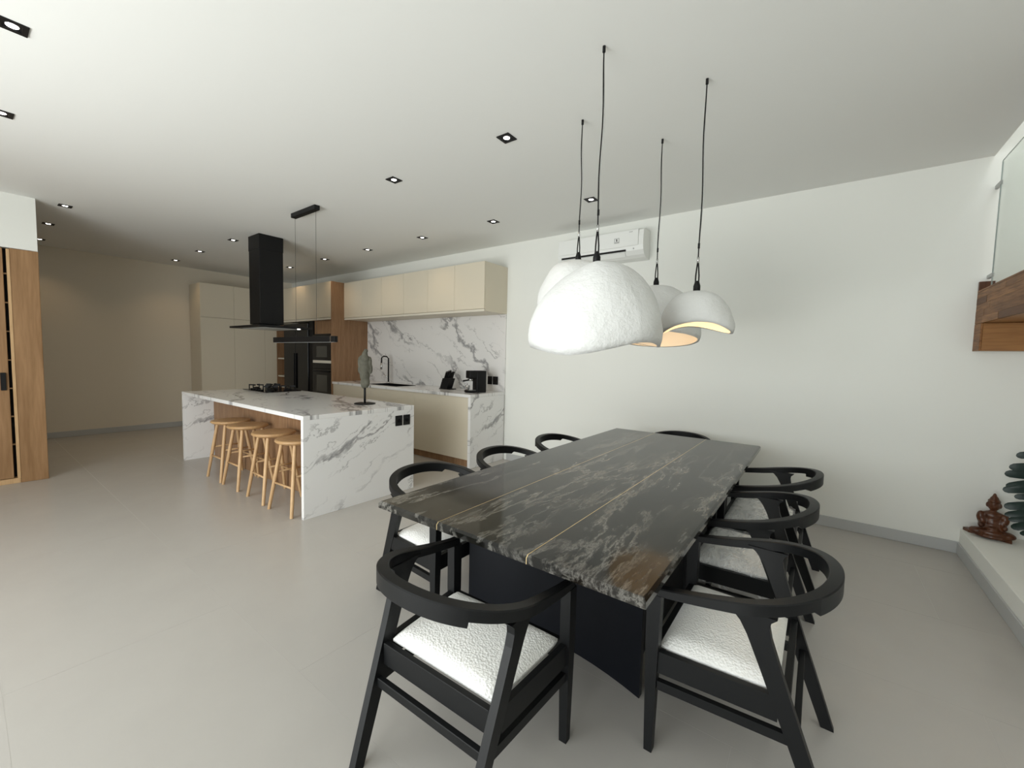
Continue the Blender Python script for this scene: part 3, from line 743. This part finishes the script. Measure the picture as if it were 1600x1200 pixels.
chair(cA, -1.635, 1.83, PI/2, 'black chair on the island side of the table, nearest the camera')
chair(cA, -1.60, 2.60, PI/2, 'black chair in the middle of the island side of the table')
chair(cA, -1.58, 3.39, PI/2, 'black chair on the island side, closest to the long wall')
chair(cA, -1.12, 4.03, 0, 'black chair at the far table end, only its back rail showing')

# ------------------------------------------------------------------ pendant lamps
VIEW = math.atan2(-2.3, 1.0)
def pendant(label, x, y, ztop, Rad, hgt, seed, rimf, radf, pw=.62, bulb=True):
    t_ = thing('pendant_lamp', label, 'pendant lamp', (x, y, H), 0, 'white plaster pendant lamps over the table')
    NT_, NR = 64, 22; th = .016
    def P(i, k, ins):
        a = 2*PI*k/NT_; tt = i/NR
        rr = Rad*radf(a)-(th if ins else 0); hh = hgt*rimf(a)-(0 if ins else 0)
        ph = tt*PI/2
        r = rr*math.sin(ph)**pw(a)*(1-.05*max(0, (tt-.85)/.15)**2)
        z = ztop-(th if ins else 0)-(hh-(th if ins else 0))*(1-math.cos(ph)**1.0)*1.0
        q = Vector((x+r*math.cos(a), y+r*math.sin(a), z))
        nz = noise.noise(Vector((q.x*5+seed, q.y*5, q.z*5)))*.014+noise.noise(Vector((q.x*14+seed, q.y*14, q.z*14)))*.004
        s = min(1, tt*4)
        return q+Vector((math.cos(a), math.sin(a), .3))*nz*s
    for nm, ins, m in (('shade', False, M_PLASTER),):
        bm = bmesh.new()
        outer = [[bm.verts.new(P(i, k, False)) for k in range(NT_)] for i in range(1, NR+1)]
        top = bm.verts.new((x, y, ztop))
        for k in range(NT_): bm.faces.new((top, outer[0][k], outer[0][(k+1) % NT_]))
        for i in range(NR-1):
            for k in range(NT_): bm.faces.new((outer[i][k], outer[i+1][k], outer[i+1][(k+1) % NT_], outer[i][(k+1) % NT_]))
        # rounded rim and a lining lip
        lip = [bm.verts.new(P(NR, k, True)+Vector((0, 0, .004))) for k in range(NT_)]
        for k in range(NT_): bm.faces.new((outer[-1][k], lip[k], lip[(k+1) % NT_], outer[-1][(k+1) % NT_]))
        sh = obj('shade', bm, M_PLASTER, t_, True)
        bm = bmesh.new()
        inner = [[bm.verts.new(P(i, k, True)+Vector((0, 0, .004))) for k in range(NT_)] for i in range(1, NR+1)]
        top = bm.verts.new((x, y, ztop-th))
        for k in range(NT_): bm.faces.new((top, inner[0][(k+1) % NT_], inner[0][k]))
        for i in range(NR-1):
            for k in range(NT_): bm.faces.new((inner[i][k], inner[i][(k+1) % NT_], inner[i+1][(k+1) % NT_], inner[i+1][k]))
        obj('lining', bm, M_SHADEIN, sh, True)
    obj('socket_cap', BM(lathe, [(.02, -.01), (.02, .03), (.014, .05), (.012, .06)], (x, y, ztop+.0), 14), M_BLACKM, t_, True)
    rnd = random.Random(seed)
    pts = []
    for k in range(15):
        f = k/14; z = ztop+.19+(H-.02-ztop-.19)*f
        pts.append((x+.005*math.sin(f*7+seed)*math.sin(PI*f), y+.006*math.cos(f*5+seed)*math.sin(PI*f), z))
    obj('cord', BM(tube, pts, .0036, 7), M_BLACKM, t_, True)
    obj('cord', BM(tube, [(p[0]+.006*math.sin(PI*k/14), p[1]+.004, p[2]) for k, p in enumerate(pts)], .0014, 6), M_GREYP, t_, True)
    for s in (-1, 1):
        obj('hanging_loop', BM(tube, [(x+.009*s, y, ztop+.045), (x+.009*s, y, ztop+.09), (x+.005*s, y, ztop+.14), (x+.002*s, y, ztop+.17), (x, y, ztop+.20)], .0042, 7), M_BLACKM, t_, True)
    obj('cable_clamp', BM(rod, (x, y, ztop+.165), (x, y, ztop+.20), .007), M_STEEL, t_, True)
    obj('cable_tie', BM(rod, (x, y, ztop+.25), (x, y, ztop+.28), .0062), M_BLACKM, t_, True)
    obj('ceiling_cap', BM(lathe, [(.008, -.03), (.008, 0)], (x, y, H-.0005), 12), M_BLACKM, t_, True)
    if bulb:
        obj('bulb', BM(ell, (x, y, ztop-.10), (.03, .03, .04)), M_BULB, t_, True)
        l = bpy.data.lights.new('pendant_bulb', 'POINT'); l.energy = .9; l.color = (1, .80, .55); l.shadow_soft_size = .03
        lo = bpy.data.objects.new('bulb_light', l); C.objects.link(lo); lo.parent = t_; lo.location = (0, 0, ztop-.155-H)
VA = math.atan2(-2.08, 1.0)                       # direction from the lamps towards the viewer
LEFT = VA-PI/2; RIGHT = VA+PI/2
cs = lambda a, b, n=1: math.cos(n*(a-b))
pendant('largest white plaster pendant lamp, lowest left lobe in front', -1.0, 2.08, 2.024, .355, .45, 3,
        lambda a: 1+.05*cs(a, LEFT)+.05*cs(a, VA)-.045*cs(a, VA+.75, 3), lambda a: 1+.03*cs(a, LEFT, 2), lambda a: .84+.45*max(0, cs(a, LEFT)))
pendant('large white plaster pendant lamp half hidden behind the biggest one', -1.4, 2.62, 2.187, .268, .37, 11,
        lambda a: 1-.06*cs(a, VA), lambda a: 1+.04*cs(a, .4, 2), lambda a: .66)
pendant('white plaster pendant lamp with peach lining, nearest the wall', -1.03, 3.17, 2.068, .315, .40, 23,
        lambda a: 1-.12*cs(a, VA-.35), lambda a: 1+.04*cs(a, RIGHT), lambda a: .8)
pendant('smallest white dome pendant lamp with arched rim, nearest the stairs', -.62, 2.65, 1.925, .208, .225, 37,
        lambda a: 1-.12*cs(a, VA-.1, 2), lambda a: 1+.02*cs(a, 1.0, 2), lambda a: .88)

# ------------------------------------------------------------------ stairs, glass
XS = .95
t_ = thing('stair_landing', 'stave-wood stair landing projecting from the wall under the glass panel', 'stairs', (XS, YW, 1.64))
obj('support_beam', BM(box, XS+.012, XR-.001, 4.655, YW-.001, 1.64, 1.848, .002), M_BEAM, t_)
obj('beam_end', BM(box, XS, XS+.011, 4.655, YW-.001, 1.64, 1.848, .001), M_STAVE, t_)
obj('core', BM(box, XS+.021, XR-.001, 3.0, YW-.001, 1.85, 2.095), M_BEAM, t_)
z = 1.85; rr = random.Random(4); k = 0
for h in (.05, .05, .048, .05, .047):
    y = YW-.001; first = True
    while y > 3.0:
        L = rr.uniform(.28, .75)*(rr.uniform(.4, 1) if first else 1); first = False
        y2 = max(3.0, y-L)
        obj('stave', BM(box, XS+rr.uniform(0, .0012), XS+.02, y2+.0006, y-.0006, z+.0006, z+h-.0006), M_STAVE, t_)
        y = y2
    z += h
obj('top_board', BM(box, XS, XR-.001, 3.0, YW-.001, 2.0965, 2.11, .001), M_STAVE, t_)
obj('wall_skirting', BM(box, XS, XS+.09, YW-.03, YW-.001, 2.111, 2.18, .001), M_CARVE, t_)
GX = 1.0
gb = at(1554, 440, x=GX); gt = at(1569, 251, x=GX)
gz = gt.z; gy = min(gt.y, YW-.02)
t_ = thing('glass_balustrade', 'frameless clear glass panel standing on the wooden stair landing', 'glass panel', (GX, gy, 2.111))
obj('pane', BM(box, GX-.006, GX+.006, 3.0, gy, 2.111, gz, .001), M_GLASS, t_)
M_GEDGE = mat('glass_edge', (.32, .37, .36), .2)
obj('pane_edge', BM(box, GX-.007, GX+.007, gy+.0005, gy+.006, 2.111, gz), M_GEDGE, t_)
obj('pane_edge', BM(box, GX-.007, GX+.007, 3.0, gy, gz+.0005, gz+.005), M_GEDGE, t_)
for zz in (gz-.17, 2.20):
    obj('clamp', BM(box, GX-.010, GX+.010, gy-.012, YW-.0005, zz, zz+.03, .003), M_GREYP, t_)

# ------------------------------------------------------------------ carved figure on the ledge
cx, cy, cz = 1.115, 4.70, .2095
t_ = thing('carved_figurine', 'reddish-brown carved wooden seated figurine on the white ledge', 'figurine', (cx, cy, cz))
bm = bmesh.new()
e_ = lambda x, y, z, a, b, c, rot=None: ell(bm, (cx+x, cy+y, cz+z), (a, b, c), 12, rot)
e_(0, 0, .022, .105, .085, .022)
e_(-.075, -.02, .045, .05, .042, .028, Matrix.Rotation(.35, 3, 'Z')); e_(.075, -.02, .045, .05, .042, .028, Matrix.Rotation(-.35, 3, 'Z'))
e_(0, -.05, .05, .075, .035, .026); e_(0, .01, .075, .068, .055, .04)
e_(0, .01, .12, .052, .042, .055); e_(0, .01, .175, .062, .040, .036)
e_(-.062, 0, .155, .024, .026, .045); e_(.062, 0, .155, .024, .026, .045); e_(-.05, .0, .12, .026, .03, .04); e_(.05, .0, .12, .026, .03, .04)
e_(-.06, -.03, .10, .018, .032, .02); e_(.06, -.03, .10, .018, .032, .02); e_(0, -.055, .085, .03, .02, .016)
e_(0, .005, .215, .018, .018, .02); e_(0, 0, .252, .033, .034, .038); e_(0, .004, .288, .036, .036, .016)
e_(0, .004, .308, .024, .024, .018); e_(0, .004, .328, .012, .012, .022); e_(-.034, .004, .255, .009, .012, .02); e_(.034, .004, .255, .009, .012, .02)
e_(0, -.034, .25, .007, .008, .012)
bmesh.ops.rotate(bm, verts=bm.verts, cent=(cx, cy, cz), matrix=Matrix.Rotation(-.15, 3, 'Z'))
o = obj('carved_body', bm, M_CARVE, t_, True); remesh(o, .006, 2)
# flat tail of wood reaching to the wall side
obj('carved_base', BM(loft, [[Vector((cx+a, cy+b, cz+z)) for a, b in ((-.13, .10), (-.11, .05), (.09, -.07), (.11, .03), (.0, .09), (-.10, .118))] for z in (.0006, .024)]), M_CARVE, t_)

# ------------------------------------------------------------------ potted plant beside it
px, py, pz = 1.52, 4.48, .2095
t_ = thing('potted_plant', 'dark green plant with split fingered leaves at the right edge, on the ledge', 'plant', (px, py, pz))
obj('saucer', BM(lathe, [(.19, 0), (.225, .018), (.222, .022), (.18, .008), (.001, .008)], (px, py, pz+.0006), 32), M_POT, t_, True)
obj('pot', BM(lathe, [(.12, .01), (.16, .22), (.165, .24), (.15, .24), (.14, .21), (.001, .205)], (px, py, pz), 28), M_POT, t_, True)
obj('soil', BM(lathe, [(.138, .206), (.001, .212)], (px, py, pz), 20), M_SOIL, t_)
def finger_leaf(rib, fingers, seed):
    """a large split leaf: a curved midrib and separate tapering lobes, each with a fold along its middle"""
    bm = bmesh.new(); rr = random.Random(seed)
    tube(bm, rib, [.008, .007, .006, .004][:len(rib)], 7)
    for root, tip, wv in fingers:
        d = tip-root; L = d.length; dr = d.normalized(); nrm = Vector((.45, -.85, .25)).normalized()
        pw = dr.cross(nrm).normalized(); nrm = pw.cross(dr)
        rg = []
        for f, q in ((0, .5), (.2, .8), (.45, 1.), (.7, 1.), (.9, .88), (.975, .55), (1, .15)):
            c = root+d*f+Vector((0, 0, 1))*(.10*L*f*(1-f))+nrm*(.03*math.sin(f*3))
            fold = nrm*(.22*wv*q)
            rg.append([c+pw*wv*q+fold+nrm*.0008, c+nrm*.0008, c-pw*wv*q+fold+nrm*.0008, c-pw*wv*q+fold-nrm*.0008, c-nrm*.0008, c+pw*wv*q+fold-nrm*.0008])
        loft(bm, rg)
    return bm
top = Vector((px, py, pz+.21))
leaves = [  # (plane y, midrib pixels, lobes: root pixel, tip pixel, half width)
    (4.42, [(1632, 800), (1628, 770), (1634, 735), (1648, 700)], [((1640, 712), (1587, 712), 0.026), ((1634, 733), (1576, 730), 0.028), ((1632, 748), (1569, 740), 0.029), ((1630, 752), (1571, 759), 0.023), ((1630, 765), (1566, 765), 0.028), ((1632, 778), (1584, 776), 0.022), ((1640, 712), (1690, 700), 0.028), ((1634, 735), (1700, 735), 0.028), ((1630, 765), (1690, 775), 0.028)]),
    (4.36, [(1640, 850), (1632, 825), (1630, 800), (1634, 786)], [((1632, 790), (1568, 791), 0.028), ((1632, 797), (1569, 804), 0.022), ((1634, 806), (1575, 812), 0.022), ((1636, 812), (1579, 824), 0.028), ((1640, 822), (1593, 834), 0.022), ((1634, 795), (1690, 790), 0.025), ((1640, 815), (1695, 830), 0.025)]),
]
for k, (yy, rib, fg) in enumerate(leaves):
    rb = [at(u_, v_, y=yy) for u_, v_ in rib]
    obj('stem', BM(tube, [top, top.lerp(rb[0], .5)+Vector((.03, 0, .0)), rb[0]], [.009, .008, .008]), M_LEAF, t_, True)
    obj('leaf', finger_leaf(rb, [(at(*a, y=yy), at(*b, y=yy-.03), wv) for a, b, wv in fg], 50+k), M_LEAF, t_, 'auto')
for o in bpy.data.objects:
    if '_o' in o: del o['_o']
